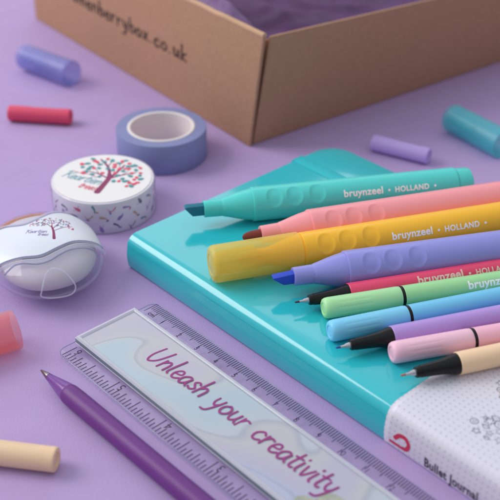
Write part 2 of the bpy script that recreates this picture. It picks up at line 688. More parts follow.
# emblem on the spine: a thick letter-like bowl over a bar
st = [ribbon2d([(13.70, .27), (14.22, .27)], .125),
      ribbon2d(spline([(13.88, .53), (14.03, .71), (14.27, .74), (14.42, .56), (14.33, .33), (14.20, .285)], 8), .15)]
V, F = join(*[([(x, y, 0) for x, y in v], f) for v, f in st])
V = [(x, sp_n - bow(y) - (.0006 if i % 2 else 0), y) for i, (x, y, _) in enumerate(V)]
mesh_obj("emblem", V, F, m_red, sl, smooth=False)
V2, F = font_text("Bullet Journal", 0.57, 0.034, 0.60, 1.08)
V = [(15.04 + x, sp_n - bow(0.17 + y * .95), 0.17 + y * 0.95) for x, y in V2]
mesh_obj("lettering", V, F, m_grey, sl, smooth=False)


def doodles(cx, cy, R, n, seed):
    rnd = random.Random(seed)
    out = []
    for i in range(n):
        a = 2 * PI * i / n
        rr = R * rnd.uniform(.72, 1.1)
        x, y = cx + rr * math.cos(a), cy + rr * math.sin(a)
        q = rnd.uniform(.09, .17)
        kind = i % 4
        if kind == 0:
            p_ = [(x + (q if j % 2 else q * .45) * math.cos(a + j * PI / 5), y + (q if j % 2 else q * .45) * math.sin(a + j * PI / 5)) for j in range(11)]
        elif kind == 1:
            p_ = [(x + q * math.cos(j * PI / 8), y + q * math.sin(j * PI / 8)) for j in range(17)]
            out.append(ribbon2d([(x + .4 * q * math.cos(j * PI / 6), y + .4 * q * math.sin(j * PI / 6)) for j in range(13)], .018))
        elif kind == 2:
            p_ = [(x + q * (1 + .35 * math.sin(5 * j * PI / 20)) * .8 * math.cos(j * PI / 20), y + q * (1 + .35 * math.sin(5 * j * PI / 20)) * .8 * math.sin(j * PI / 20)) for j in range(41)]
        else:
            p_ = spline([(x - q, y), (x - q * .2, y + q * .7), (x + q, y + q * .1), (x, y - q * .7), (x - q, y)], 5)
            out.append(ribbon2d([(x - q * .6, y), (x + q * .6, y + .03)], .016))
        out.append(ribbon2d(p_, .028))
    return join(*out)


V, F = join(doodles(16.25, 1.66, .58, 9, 3), doodles(16.2, 1.62, .27, 5, 5), doodles(15.6, 3.5, .5, 8, 9), doodles(17.9, 2.4, .6, 9, 12), doodles(17.2, 4.2, .6, 9, 21))
mesh_obj("doodle_print", [(x, y, NT + .0165) for x, y in V], F, m_lgrey, sl, smooth=False)
m_wine = pmat("wine_print", C(150, 30, 72), 0.4)
V, F = join(blob2d(14.85, 4.35, .2, .42, .3, 16), blob2d(15.2, 4.9, .3, .25, 0, 14))
mesh_obj("wine_print", [(x, y, NT + .017) for x, y in V], F, m_wine, sl, smooth=False)
m_gold = pmat("gold_print", C(212, 160, 40), 0.4)
V, F = join(blob2d(15.45, 3.12, .06, .06))
mesh_obj("gold_print", [(x, y, NT + .0175) for x, y in V], F, m_gold, sl, smooth=False)

# ------------------------------------------------------------------ pens
m_white_print = pmat("white_print", C(253, 253, 253), 0.5)
m_pale_print = pmat("pale_print", C(235, 200, 190), 0.4)
m_black = pmat("black_plastic", C(15, 15, 18), 0.3, bump=(300, .03), spec=.35)
m_steel = pmat("steel", C(190, 190, 195), 0.25, metal=1)
RH, RF = 0.69, 0.38
DIMPLES = (3.55, 4.37, 5.30)


def dimple(off):
    def f(x, a, r):
        if r < RH * .9:
            return 0
        d = 0
        q = math.radians(47)
        da = (a - q + PI) % (2 * PI) - PI
        for cx in DIMPLES:
            u = math.hypot((x - cx - off) / 0.32, da / math.radians(34))
            if u < 1:
                d -= 0.050 * (1 - u ** 4)
            elif u < 1.22:
                d += 0.004 * math.sin((u - 1) / .22 * PI)
        return d
    return f


def highlighter(label, tip, ang, body, nib_col, nib=None, L=12.0, text_x=6.35, capped=None, psi=50):
    t_ = thing("highlighter_pen", label, "highlighter", (tip[0], tip[1], NT + 0.002), ang, "pastel highlighters laid side by side on the notebook")
    mb = pmat("highlighter_plastic", body, 0.31, sss=0.12, bump=(1200, .05))
    zc = RH
    prof = [(0.78, .20), (0.78, .325), (0.82, .335), (1.46, .35), (1.50, .345), (1.56, .37), (1.8, .43), (2.1, .515), (2.4, .585), (2.62, .625), (2.70, .635), (2.715, .675), (2.75, RH), (L - .75, RH), (L - .70, RH - .015)]
    V_, F_ = lathe(dense(prof, .03), 150, zc, dimple(0))
    barrel = mesh_obj("barrel", V_, F_, mb, t_, sharp=35)
    V_, F_ = lathe([(L - .70, .60), (L - .66, .645), (L - .16, .63), (L - .06, .60), (L, .5), (L, .2)], 48, zc)
    mesh_obj("end_plug", V_, F_, mb, t_)
    if nib == 'chisel' or nib == 'chisel_down':
        mn = pmat("ink_nib", nib_col, 0.75, bump=(600, .2))
        s = 1 if nib == 'chisel' else -1
        h1, w1 = .22, .15
        V_ = []
        for x, zz in ((0.95, -h1), (0.95, h1), (0.0 if s > 0 else .42, h1 * .95), (0.36 if s > 0 else 0.0, -h1 * .95)):
            pass
        if s > 0:
            poly = [(0.95, -h1), (0.95, h1), (0.10, h1 * 1.0), (0.0, h1 * .82), (0.32, -h1 * .98)]
        else:
            poly = [(0.95, -h1), (0.95, h1), (0.0, h1 * .55), (0.02, h1 * .3), (0.40, -h1)]
        n_ = len(poly)
        V_ = [(x, -w1, zc + z_) for x, z_ in poly] + [(x, w1, zc + z_) for x, z_ in poly]
        F_ = [tuple(range(n_)), tuple(range(2 * n_ - 1, n_ - 1, -1))] + [(i, i + n_, (i + 1) % n_ + n_, (i + 1) % n_) for i in range(n_)]
        V_, F_ = bevel_mesh(V_, F_, .025, 2)
        mesh_obj("nib", V_, F_, mn, t_, sharp=60)
    elif nib == 'bullet':
        mn = pmat("ink_nib", nib_col, 0.75, bump=(600, .2))
        V_, F_ = lathe([(0.06, .04), (0.10, .11), (0.2, .17), (0.4, .215), (0.95, .23)], 32, zc, lambda x, a, r: -.04 * abs(math.cos(a)) * (1 if x < .5 else 0))
        mesh_obj("nib", V_, F_, mn, t_)
    if capped:
        mn = pmat("ink_nib", nib_col, 0.75)
        V_, F_ = lathe([(0.3, .05), (0.45, .16), (0.95, .2)], 24, zc)
        mesh_obj("nib", V_, F_, mn, t_)
        V_, F_ = cap_shape(3.47, RH + .022, 0.02, True, True)
        pc_ = mesh_obj("pen_cap", [(x - .75, y, z) for x, y, z in V_], F_, capped, t_, sharp=35)
        V_, F_ = lathe(dense([(-.55, .30), (-.52, .40), (.95, .44), (.95, .36)], .1), 48, RH + .022, lambda x, a, r: .035 * max(0, math.cos(a * 9)) ** 3)
        mesh_obj("inner_sleeve", V_, F_, capped, pc_)
    # white print along the barrel
    if not text_x:
        return t_
    V1, F1 = font_text("bruynzeel", 0.40, 0.026, 1.0, 1.05)
    wb = max(x for x, y in V1)
    parts = [([(x, y) for x, y in V1], F1)]
    p_, f_ = blob2d(wb + .26, .1, .048, .048, 0, 12)
    parts.append((p_, f_))
    V2_, F2_ = font_text("HOLLAND", 0.30, 0.032, 0.95, 1.12)
    parts.append(([(x + wb + .50, y) for x, y in V2_], F2_))
    wh = max(x for x, y in V2_) + wb + .50
    parts.append(blob2d(wh + .26, .1, .048, .048, 0, 12))
    V_, F_ = join(*parts)
    V_, F_ = wrap(V_, F_, RH + .004, text_x, psi - 26, zc)
    mesh_obj("lettering", V_, F_, m_white_print, barrel, smooth=False)
    return t_


def cap_shape(L, R, th, flutes=True, thin=False, flat=False):
    """cap lying along +X: closed end at x = 0, open end at x = L, axis at height R"""
    ri = R - th
    prof = [(0.012, R * .05), (0.012, R * .40), (0.03, R * .44), (0.03, R * .52), (0.0, R * .56), (0.0, R * .72), (.03, R * .86), (.10, R * .95), (.22, R * .985), (L - .1, R), (L, R - .012), (L, ri), (L - .3, ri), (.28, ri * .96), (.2, ri * .75), (.2, R * .1)]

    if thin:
        prof = prof[:10]
    if flat:
        prof = [(0.05, R * .05), (0.05, R * .50), (0.02, R * .56), (0.0, R * .62), (0.0, R * .90), (.012, R * .95), (.05, R * .99)] + prof[8:]

        def slot(x, a, r):
            u = max(abs(x - L * .42) / (L * .27), abs(a - math.radians(62)) / math.radians(26))
            return -.022 * max(0.0, min(1.0, (1 - u) / .12)) if r > R * .95 else 0
        return lathe(dense(prof, .04), 120, R, slot, True, True)

    def f(x, a, r):
        if r > R * .95 and .45 < x < L * .62:
            return -.008 * max(0, math.cos(a * 12)) * min(1, (x - .45) / .1, (L * .62 - x) / .1)
        return 0
    return lathe(dense(prof, .06), 96, R, f if flutes else None, True, not thin)


def cap_mat(name, col, alpha=0.45, milk=None):
    m = clear_mat(name, tint=tuple(0.78 + 0.22 * c for c in col[:3]) + (1,), rough=0.42, milk=1 - alpha, milk_col=tuple(min(1, c * 1.05 + .03) for c in col[:3]) + (1,), through=0.32)
    return m


m_ycap = cap_mat("yellow_translucent_cap", C(255, 220, 74), 0.46)
R_ = math.radians
highlighter("turquoise highlighter with dark teal chisel nib, farthest back on the notebook", (-2.61, 34.53), R_(11.85), C(84, 214, 208), C(38, 118, 142), 'chisel', 11.95, 6.35)
highlighter("coral pink highlighter with a dark red nib, between turquoise and yellow", (-0.35, 32.60), R_(16.48), C(250, 160, 168), C(128, 58, 52), 'bullet', 13.4, None)
highlighter("yellow highlighter, the only highlighter still wearing its translucent cap", (-1.42 + .70, 30.72 + .21), R_(16.49), C(255, 192, 48), C(225, 170, 30), None, 12.6, 6.1, m_ycap)
highlighter("lilac blue highlighter with a bright blue chisel nib, in front of the yellow one", (0.79, 29.83), R_(13.89), C(148, 150, 224), C(50, 80, 202), 'chisel_down', 12.8, None)


def fineliner(label, tip, ang, body, capped, text_x, tcol, ink=C(60, 60, 70), L=14.0, psi=58):
    t_ = thing("fineliner_pen", label, "fineliner pen", (tip[0], tip[1], NT + 0.018), ang, "fineliner pens laid side by side on the notebook")
    mb = pmat("fineliner_plastic", body, 0.33, sss=0.1, bump=(1200, .04))
    zc = RF
    if capped:
        V_, F_ = cap_shape(2.84, RF, 0.05)
        mcap = pmat("fineliner_cap_plastic", tuple(min(1, c * 1.1 + .02) for c in body[:3]) + (1,), 0.4, sss=0.25)
        mesh_obj("pen_cap", V_, F_, mcap, t_, sharp=35)
        V_, F_ = lathe([(2.70, .2), (2.70, RF - .012), (3.0, RF - .012), (3.0, .2)], 48, zc)
        mesh_obj("black_ring", V_, F_, m_black, t_)
        x0 = 2.95
    else:
        x0 = 1.98
        V_, F_ = lathe([(0, .02), (.03, .035), (.20, .04), (.21, .03)], 16, zc)
        mt = pmat("ink_tip", ink, 0.4)
        mesh_obj("ink_tip", V_, F_, mt, t_)
        V_, F_ = lathe([(.16, .045), (.3, .055), (.34, .085), (.42, .095), (.42, .105), (.62, .115)], 24, zc)
        mesh_obj("metal_tip", V_, F_, m_steel, t_)
        V_, F_ = lathe([(.50, .10), (.50, .165), (.54, .185), (.66, .185), (.67, .20), (1.1, .225), (1.45, .255), (1.62, .285), (1.78, .325), (1.86, .345), (1.95, .35), (2.02, .35)], 48, zc, lambda x, a, r: (-.01 * max(0, math.cos(a * 10)) if .72 < x < 1.4 else 0))
        mesh_obj("grip_section", V_, F_, m_black, t_, sharp=30)
    V_, F_ = lathe(dense([(x0, .2), (x0, RF - .02), (x0 + .02, RF), (L - .05, RF), (L, RF - .04), (L, .1)], .4), 64, zc)
    barrel = mesh_obj("barrel", V_, F_, mb, t_, sharp=35)
    if text_x:
        V1, F1 = font_text("bruynzeel", 0.43, 0.03, 1.0, 1.05)
        wb = max(x for x, y in V1)
        V2_, F2_ = font_text("HOLLAND", 0.30, 0.032, 0.95, 1.12)
        V_, F_ = join((V1, F1), blob2d(wb + .26, .1, .048, .048, 0, 12), ([(x + wb + .50, y) for x, y in V2_], F2_))
        V_, F_ = wrap(V_, F_, RF + .004, text_x, psi - 15, zc)
        mesh_obj("lettering", V_, F_, tcol, barrel, smooth=False)
    return t_


fineliner("crimson fineliner, uncapped, black tip beside the lilac blue highlighter", (1.58, 28.86), R_(15.85), C(230, 72, 112), False, 4.5, m_pale_print, psi=41)
fineliner("mint green capped fineliner with a black ring, behind the sky blue one", (2.54, 28.50), R_(14.98), C(164, 224, 160), True, 5.3, m_white_print, psi=36)
fineliner("sky blue capped fineliner with a black ring, between green and purple", (2.67, 27.21), R_(18.11), C(118, 200, 242), True, None, m_white_print)
fineliner("purple fineliner, uncapped, blue point beside the sky blue cap", (2.84, 26.33), R_(17.52), C(182, 148, 220), False, None, m_white_print, C(50, 70, 160))
fineliner("pale pink capped fineliner with a black ring, beside the peach one", (4.62, 26.08), R_(15.39), C(246, 186, 208), True, None, m_white_print)
fineliner("peach fineliner, uncapped, frontmost pen on the notebook", (4.81, 24.95), R_(17.97), C(246, 212, 174), False, None, m_white_print, C(170, 110, 90))


# ------------------------------------------------------------------ loose caps
def loose_cap(label, closed_end, open_end, R, mat, L, inner=None):
    d = Vector((open_end[0] - closed_end[0], open_end[1] - closed_end[1]))
    ang = math.atan2(d.y, d.x)
    t_ = thing("pen_cap", label, "pen cap", (closed_end[0], closed_end[1], 0.003), ang, "loose pen caps scattered on the lavender surface")
    V_, F_ = cap_shape(L, R, .075 if R < .5 else .06, R > .5, False, R < .5)
    mesh_obj("cap_shell", V_, F_, mat, t_, sharp=35)
    # inner plug at the closed end that grips the tip
    V_, F_ = lathe([(.25, R * .2), (.25, R * .45), (L * .45, R * .42), (L * .45, R * .34), (.3, R * .34)], 32, R)
    mesh_obj("inner_sleeve", V_, F_, mat, t_)
    return t_


loose_cap("translucent blue violet highlighter cap left of the cardboard box", (-12.75, 53.75), (-9.55, 51.2), 0.72, cap_mat("violet_cap", C(160, 166, 232), .72), 3.9)
loose_cap("solid raspberry pink fineliner cap lying on its own far left", (-9.05, 46.63), (-12.25, 47.06), 0.40, pmat("raspberry_cap", C(222, 74, 108), .45, sss=.15), 3.2)
loose_cap("translucent coral cap beside the oval eraser, cut off by the left edge", (-11.3, 26.97), (-8.28, 28.72), 0.72, cap_mat("coral_cap", C(248, 150, 150), .76), 3.5)
loose_cap("small lilac fineliner cap in the shade before the cardboard box", (8.4, 42.64), (5.95, 44.02), 0.40, pmat("lilac_cap", C(186, 162, 228), .45, sss=.15), 2.85)
loose_cap("translucent turquoise highlighter cap farthest right beyond the notebook", (9.95, 46.27), (11.86, 43.47), 0.72, cap_mat("turquoise_cap", C(92, 218, 228), .70), 3.6)
loose_cap("peach fineliner cap at the lower left beside the purple ballpoint pen", (-5.87, 22.63), (-8.95, 23.12), 0.40, pmat("peach_cap", C(240, 205, 168), .45, sss=.2), 3.1)


# ------------------------------------------------------------------ rolls of tape
def ring(prof, seg=96, disp=None):
    """solid of revolution about local Z, closed profile [(r, z)]"""
    V_, F_ = [], []
    n = len(prof)
    for r, z in prof:
        for j in range(seg):
            a = 2 * PI * j / seg
            V_.append((r * math.cos(a), r * math.sin(a), z))
    for i in range(n):
        k_ = (i + 1) % n
        for j in range(seg):
            j2 = (j + 1) % seg
            F_.append((i * seg + j, i * seg + j2, k_ * seg + j2, k_ * seg + j))
    return V_, F_


t = thing("tape_roll", "plain lilac blue roll of paper tape with open white core", "tape roll", (-4.22, 43.42, 0), 0.2, "rolls of paper tape on the lavender surface")
m_tape = pmat("lilac_blue_tape", C(130, 138, 184), 0.55, bump=(400, .08), vary=(40, .04))
m_tape_edge = pmat("lilac_tape_layers", C(140, 148, 190), 0.7, bump=(300, .2))
m_core = pmat("white_card_core", C(235, 226, 224), 0.75, bump=(400, .12))
RT, RC = 2.13, 1.60
V, F = ring([(RC, 0.02), (RT - .02, 0.02), (RT, .04), (RT, 1.46), (RT - .02, 1.485), (RC, 1.485)])
mesh_obj("tape_layers", V, F, m_tape, t, sharp=50)
V, F = ring([(RC - .15, 0.0), (RC - .005, 0.0), (RC - .005, 1.50), (RC - .02, 1.515), (RC - .13, 1.515), (RC - .15, 1.50)])
mesh_obj("core", V, F, m_core, t, sharp=50)

t = thing("tape_roll", "white patterned roll of tape with a printed tree label on top", "tape roll", (-6.35, 38.4, 0), 0, "rolls of paper tape on the lavender surface")
m_wt = pmat("white_washi", C(232, 226, 232), 0.45, bump=(400, .05))
m_lab = pmat("white_label", C(236, 234, 236), 0.55)
m_wrap = clear_mat("clear_wrap", milk=0.04)
RT = 2.2
V, F = ring([(0.02, 0.01), (RT - .03, 0.01), (RT, .04), (RT, 1.44), (RT - .02, 1.465), (RT - .10, 1.465), (0.02, 1.465)])
mesh_obj("tape_layers", V, F, m_wt, t, sharp=50)
V, F = ring([(0.004, 1.475), (RT - .12, 1.475), (RT - .11, 1.49), (0.004, 1.492)], 72)
lab = mesh_obj("round_label", V, F, m_lab, t, sharp=50)
V, F = ring([(RT + .012, .02), (RT + .045, .03), (RT + .045, 1.47), (RT + .03, 1.50), (RT - .04, 1.515), (RT - .05, 1.50), (RT + .012, 1.47)])
mesh_obj("clear_wrap", V, F, m_wrap, t, sharp=50)
m_trunk = pmat("plum_print", C(140, 42, 98), 0.5)
m_teal = pmat("teal_print", C(70, 150, 160), 0.5)
m_rose = pmat("rose_print", C(226, 70, 104), 0.5)
m_aqua = pmat("aqua_print", C(90, 165, 185), 0.5)
m_navy = pmat("navy_print", C(72, 70, 108), 0.5)
m_violet = pmat("violet_print", C(140, 112, 180), 0.5)
m_ochre = pmat("ochre_print", C(198, 160, 110), 0.5)
zt = 1.497
st = []


def taper(pts, w0, w1):
    p_ = spline(pts, 8)
    n = len(p_)
    return ribbon2d(p_, [w0 + (w1 - w0) * i / (n - 1) for i in range(n)])


st += [taper([(-.08, -1.22), (.08, -.7), (.27, -.02), (.25, .3)], .28, .19), taper([(.25, .05), (.23, .51), (.08, 1.06), (-.28, 1.67)], .17, .08),
       taper([(.27, -.05), (.56, .52), (.82, 1.15)], .16, .07), taper([(.30, -.05), (.8, .25), (1.4, .49)], .11, .04), taper([(.2, .0), (-.39, .46), (-.93, .59)], .09, .04),
       taper([(.1, 1.0), (.2, 1.4), (.16, 1.6)], .05, .02), taper([(.56, .5), (.62, .9), (.58, 1.3)], .04, .02), taper([(-.2, .35), (-.4, .8)], .04, .02), taper([(.8, .26), (1.05, .6)], .04, .02)]
V, F = join(*st)
mesh_obj("tree_print", [(x, y, zt + .0004 * (i % 7)) for i, (x, y) in enumerate(V)], F, m_trunk, lab, smooth=False)
rnd = random.Random(2)
TL = [(-.81, 1.28), (-1.0, .95), (-.79, .55), (-.25, 1.19), (-.27, .87), (.24, 1.57), (.84, 1.57), (-.15, .11), (.5, -.28), (1.07, -.27), (1.58, .22), (1.65, -.09), (1.29, -.7), (-.64, 1.7), (1.15, 1.07), (.81, .61), (.36, .7), (1.16, .17), (-.5, .3), (.95, -.3)] + [(-.62, .98), (-.1, 1.45), (.55, 1.32), (.98, 1.02), (1.36, .70), (.62, .20), (-.72, .78), (.12, .82), (1.3, 1.12), (.86, -.08)]
RL_ = [(-.06, .42), (.4, .97), (.39, 1.2), (1.05, .8), (1.02, 1.3), (1.52, .91), (1.58, .44), (1.36, -.14), (1.53, -.4), (1.1, -.71), (1.4, -.53), (.73, -.28), (-.53, 1.51), (-1.06, 1.23), (-.49, .87), (.02, 1.72), (.68, 1.48), (1.22, .42), (.48, .42), (-.38, 1.38), (.88, .82), (1.45, .04), (-.9, .42), (.62, .78), (1.18, -.42)]
V, F = join(*[blob2d(x, y, rnd.uniform(.10, .145), rnd.uniform(.075, .105), rnd.uniform(0, 3), 10, .3) for x, y in TL])
mesh_obj("leaf_print", [(x, y, zt + .004 + .0003 * (i // 10)) for i, (x, y) in enumerate(V)], F, m_teal, lab, smooth=False)
V, F = join(*[blob2d(x, y, rnd.uniform(.095, .14), rnd.uniform(.075, .11), rnd.uniform(0, 3), 10, .3) for x, y in RL_])
mesh_obj("leaf_print", [(x, y, zt + .00415 + .0003 * (i // 10)) for i, (x, y) in enumerate(V)], F, m_rose, lab, smooth=False)


def printed(text, xh, wid, p0, p1, up, mat, parent, name="lettering"):
    V_, F_, wd_ = script_text(text, xh, wid, .3)
    d = Vector((p1[0] - p0[0], p1[1] - p0[1]))
    k_ = d.length / wd_
    d.normalize()
    n_ = Vector((-d.y, d.x))
    V_ = [(p0[0] + d.x * x * k_ + n_.x * y, p0[1] + d.y * x * k_ + n_.y * y, up + h_) for x, y, h_ in V_]
    return mesh_obj(name, V_, F_, mat, parent, smooth=False)


printed("Keartien", .32, .038, (-1.80, .12), (-.12, -.62), zt + .002, m_aqua, lab)
printed("trees", .24, .036, (-1.0, -.78), (-.22, -1.12), zt + .003, m_rose, lab)
V, F = ribbon2d(spline([(-1.35, .62), (-1.0, .42), (-.7, .34), (-.25, .06)], 6), .03)
mesh_obj("tree_print", [(x, y, zt + .002) for x, y in V], F, m_rose, lab, smooth=False)
# little leaves and birds printed round the side
groups = {m_navy: [], m_violet: [], m_rose: [], m_teal: [], m_ochre: []}
keys = list(groups)
rnd = random.Random(11)
for i in range(60):
    u = 2 * PI * RT * (i + rnd.uniform(.2, .8)) / 60
    v = (.28, .72, 1.12)[i % 3] + rnd.uniform(-.1, .1)
    mt = rnd.choices(keys, [5, 4, .8, 1.2, 1.4])[0]
    rot = rnd.uniform(0, PI)
    k_ = i % 4
    if k_ in (0, 2):
        groups[mt].append(taper([(u - .16 * math.cos(rot), v - .16 * math.sin(rot)), (u + .03, v + .02), (u + .16 * math.cos(rot), v + .16 * math.sin(rot))], .03, .11))
        groups[keys[(keys.index(mt) + 1) % 5]].append(blob2d(u + .12, v - .1, .08, .035, rot + 1, 10, .5))
    elif k_ == 1:
        groups[mt].append(blob2d(u, v, .18, .07, rot, 12, .6))
        groups[m_violet].append(taper([(u - .2, v - .14), (u, v), (u + .1, v + .18)], .015, .02))
    else:
        groups[mt].append(taper([(u - .18, v + .1), (u, v - .02), (u + .18, v + .14)], .015, .05))
        groups[m_violet].append(blob2d(u - .06, v - .08, .09, .04, rot, 10, .4))
kz = 0
for mt, parts in groups.items():
    V, F = join(*parts)
    kz += .0009
    V = [((RT + .004 + kz) * math.cos(x / RT), (RT + .004 + kz) * math.sin(x / RT), y) for x, y in V]
    mesh_obj("leaf_print", V, F, mt, t, smooth=False)

# ------------------------------------------------------------------ oval eraser in its case
EA, EB, EH, EN = 2.194, 2.771, 1.015, 2.204
t = thing("eraser_case", "oval clear eraser case with wavy white band and tiny tree print", "eraser", (-7.989, 33.128, 0), 0.439)
ZC = EH + .03


def esurf(X, Y, k=1.0):
    """point on the upper half of the case for normalised plan coordinates"""
    q = (abs(X) ** EN + abs(Y) ** EN) ** (1 / EN)
    z = math.sqrt(max(0, 1 - min(1, q) ** 2))
    return (EA * X * k, EB * Y * k, ZC + EH * z * k)


def pebble(sx, sy, sz, zc, nu=72, nv=36, zmin=-1):
    V_, F_ = [], []
    for i in range(nv + 1):
        v = -PI / 2 + PI * i / nv
        for j in range(nu):
            u = 2 * PI * j / nu
            cu, su = math.cos(u), math.sin(u)
            k_ = 1 / (abs(cu) ** EN + abs(su) ** EN) ** (1 / EN)
            V_.append((sx * math.cos(v) * cu * k_, sy * math.cos(v) * su * k_, zc + max(zmin, math.sin(v)) * sz))
    for i in range(nv):
        for j in range(nu):
            j2 = (j + 1) % nu
            F_.append((i * nu + j, i * nu + j2, (i + 1) * nu + j2, (i + 1) * nu + j))
    return V_, F_


m_shell = clear_mat("clear_case_plastic", (.96, .96, 1, 1), .10, .07, (.9, .9, 1, 1))
m_er = pmat("white_eraser", C(208, 202, 210), 0.6, bump=(60, .06), sss=.2)
m_band = pmat("white_gloss_band", C(222, 228, 240), 0.3)
m_line = clear_mat("grey_clear_rim", (.72, .73, .84, 1), .08, .30, (.58, .60, .72, 1))
m_rimc = clear_mat("clear_rim", (.95, .95, 1, 1), .06, .34, (.94, .94, 1, 1))
m_or = clear_mat("orange_rim", (1, .8, .5, 1), .1, .6, C(240, 170, 80))
V, F = pebble(EA, EB, EH, ZC, zmin=-.985)
mesh_obj("clear_case", V, F, m_shell, t, sharp=180)
V, F = pebble(EA * .87, EB * .86, EH * .84, ZC + .09)
mesh_obj("eraser_core", V, F, m_er, t, sharp=180)


def interp(tab, x):
    if x <= tab[0][0]:
        return tab[0][1]
    for (a, b_), (c, d_) in zip(tab, tab[1:]):
        if x <= c:
            s_ = (x - a) / (c - a)
            return b_ + (d_ - b_) * s_
    return tab[-1][1]


FR = spline([(-1.1, -.20), (-.8, -.31), (-.5, -.41), (-.2, -.50), (.1, -.44), (.42, -.35), (.75, -.33), (1.05, -.34)], 12)
BK = spline([(-1.1, .46), (-.8, .52), (-.55, .46), (-.22, .30), (.1, .40), (.42, .56), (.75, .58), (1.05, .45)], 12)


def lim(X, Y):
    m_ = (max(0, 1 - abs(X) ** EN)) ** (1 / EN) * .985
    return max(-m_, min(m_, Y))


V, F = [], []
nx, ny = 70, 26
for i in range(nx + 1):
    X = -.955 + 1.91 * i / nx
    y0, y1 = lim(X, interp(FR, X)), lim(X, interp(BK, X))
    for j in range(ny + 1):
        V.append(esurf(X, y0 + (y1 - y0) * j / ny, 1.012))
for i in range(nx):
    for j in range(ny):
        q = i * (ny + 1) + j
        F.append((q, q + 1, q + ny + 2, q + ny + 1))
band = mesh_obj("white_band", V, F, m_band, t, sharp=180)
so = band.modifiers.new("thickness", 'SOLIDIFY')
so.thickness = .0006
for tab, off, mt, rr in ((FR, 0.01, m_line, .028), (FR, -.07, m_rimc, .06), (BK, .0, m_line, .025), (BK, .05, m_rimc, .04)):
    pth = [esurf(X, lim(X, interp(tab, X) + off), 1.014) for X in [-.94 + 1.88 * i / 60 for i in range(61)]]
    V, F = tube(pth, rr, 8)
    mesh_obj("case_rim", V, F, mt, t)
pth = [(EA * .97 * math.cos(a) * 1.0, EB * .97 * math.sin(a), ZC + .18) for a in [R_(70 + 95 * i / 40) for i in range(41)]]
V, F = tube(pth, .07, 8)
mesh_obj("orange_rim", V, F, m_or, t)
# moulded thumb loop and window outline on the front
LP = [(-.37, -.90, -.16), (-.36, -.915, .1), (-.33, -.91, .31), (-.22, -.80, .57), (-.09, -.76, .65), (.07, -.84, .55), (.18, -.97, .21), (.17, -.985, -.09), (.05, -.99, -.22), (-.2, -.95, -.24)]
pth = [(EA * x * 1.012, EB * y * 1.012, ZC + EH * z * 1.012) for x, y, z in spline(LP, 6, True)]
V, F = tube(pth, .03, 8, True)
mesh_obj("thumb_loop", V, F, m_rimc, t)
WN = [esurf(x, lim(x, y), 1.012) for x, y in [(-.84, -.48), (-.66, -.47), (-.5, -.52), (-.3, -.62), (-.1, -.63), (.1, -.57), (.3, -.51), (.55, -.48), (.72, -.5), (.76, -.58)]]
V, F = tube(spline(WN, 5), .03, 8)
mesh_obj("case_rim", V, F, m_line, t)
# tree print on the band
TM = Matrix.Rotation(-0.439, 2)


def on_band(parts, mat, name, lift=1.0165):
    V_, F_ = join(*parts)
    out = []
    for q_ in V_:
        p_ = TM @ (Vector((.05, -.92)) + (Vector((q_[0], q_[1])) - Vector((.05, -.92))) * .80)
        out.append(esurf(.22 + p_.x / EA, .13 + p_.y / EB, lift))
    return mesh_obj(name, out, F_, mat, band, smooth=False)


sc_ = .42
on_band([taper([(.30, -.98), (.18, -.4), (.0, .1)], .15, .07), taper([(.1, -.1), (-.3, .3), (-.7, .45)], .04, .02), taper([(.05, 0), (-.1, .6), (-.3, .95)], .04, .02), taper([(.12, -.1), (.3, .5), (.35, 1.0)], .04, .02),
         taper([(.18, -.35), (.6, .1), (.95, .3)], .035, .02)], m_trunk, "tree_print")
rnd = random.Random(4)
for mt in (m_violet, m_rose, m_navy, m_teal):
    parts = []
    for i in range({m_violet: 44, m_rose: 30, m_navy: 26, m_teal: 8}[mt]):
        a = rnd.uniform(-.15, PI + .1)
        r_ = math.sqrt(rnd.uniform(.0, 1.0))
        parts.append(blob2d(.0 + 1.05 * r_ * math.cos(a), .12 + .85 * r_ * math.sin(a), .048, .028, rnd.uniform(0, 3), 8, .3))
    on_band(parts, mt, "leaf_print", 1.0165 + .0004 * (1 + [m_violet, m_rose, m_navy, m_teal].index(mt)))
V2, F, wd = script_text("Keartien", .15, .026, .3)
on_band([([(x - 1.12, y - .56) for x, y, h_ in V2], F)], m_violet, "lettering")
V2, F, wd = script_text("trees", .13, .024, .3)
on_band([([(x - .52, y - .80) for x, y, h_ in V2], F)], m_violet, "lettering")

# ------------------------------------------------------------------ ballpoint pen
t = thing("ballpoint_pen", "dark purple ballpoint pen with translucent lilac cone, lying along the ruler", "pen", (-7.12, 26.93, 0.003), R_(-46.4))
m_pb = pmat("purple_barrel", C(106, 46, 128), 0.45, sss=.1, vary=(30, .06))
m_pc = clear_mat("lilac_cone", (.86, .74, .92, 1), .15, .55, C(178, 124, 204))
RP = .36
V, F = lathe(dense([(1.60, .2), (1.60, .315), (1.63, .335), (1.75, .350), (2.1, RP), (17.2, RP), (17.3, RP - .03), (17.3, .1)], .4), 72, RP)
mesh_obj("barrel", V, F, m_pb, t, sharp=30)
V, F = lathe(dense([(.44, .118), (.8, .185), (1.2, .262), (1.5, .312), (1.61, .325)], .08), 48, RP, None, False, False)
mesh_obj("cone_grip", V, F, m_pc, t)
V, F = lathe([(.40, .10), (1.6, .12)], 24, RP)
mesh_obj("ink_tube", V, F, pmat("violet_ink_tube", C(150, 96, 182), .5), t)
V, F = lathe([(0, .015), (.03, .035), (.10, .045), (.12, .055), (.44, .122), (.50, .126), (.50, .05)], 32, RP)
mesh_obj("metal_tip", V, F, pmat("tip_steel", C(150, 146, 146), .25, metal=1), t)

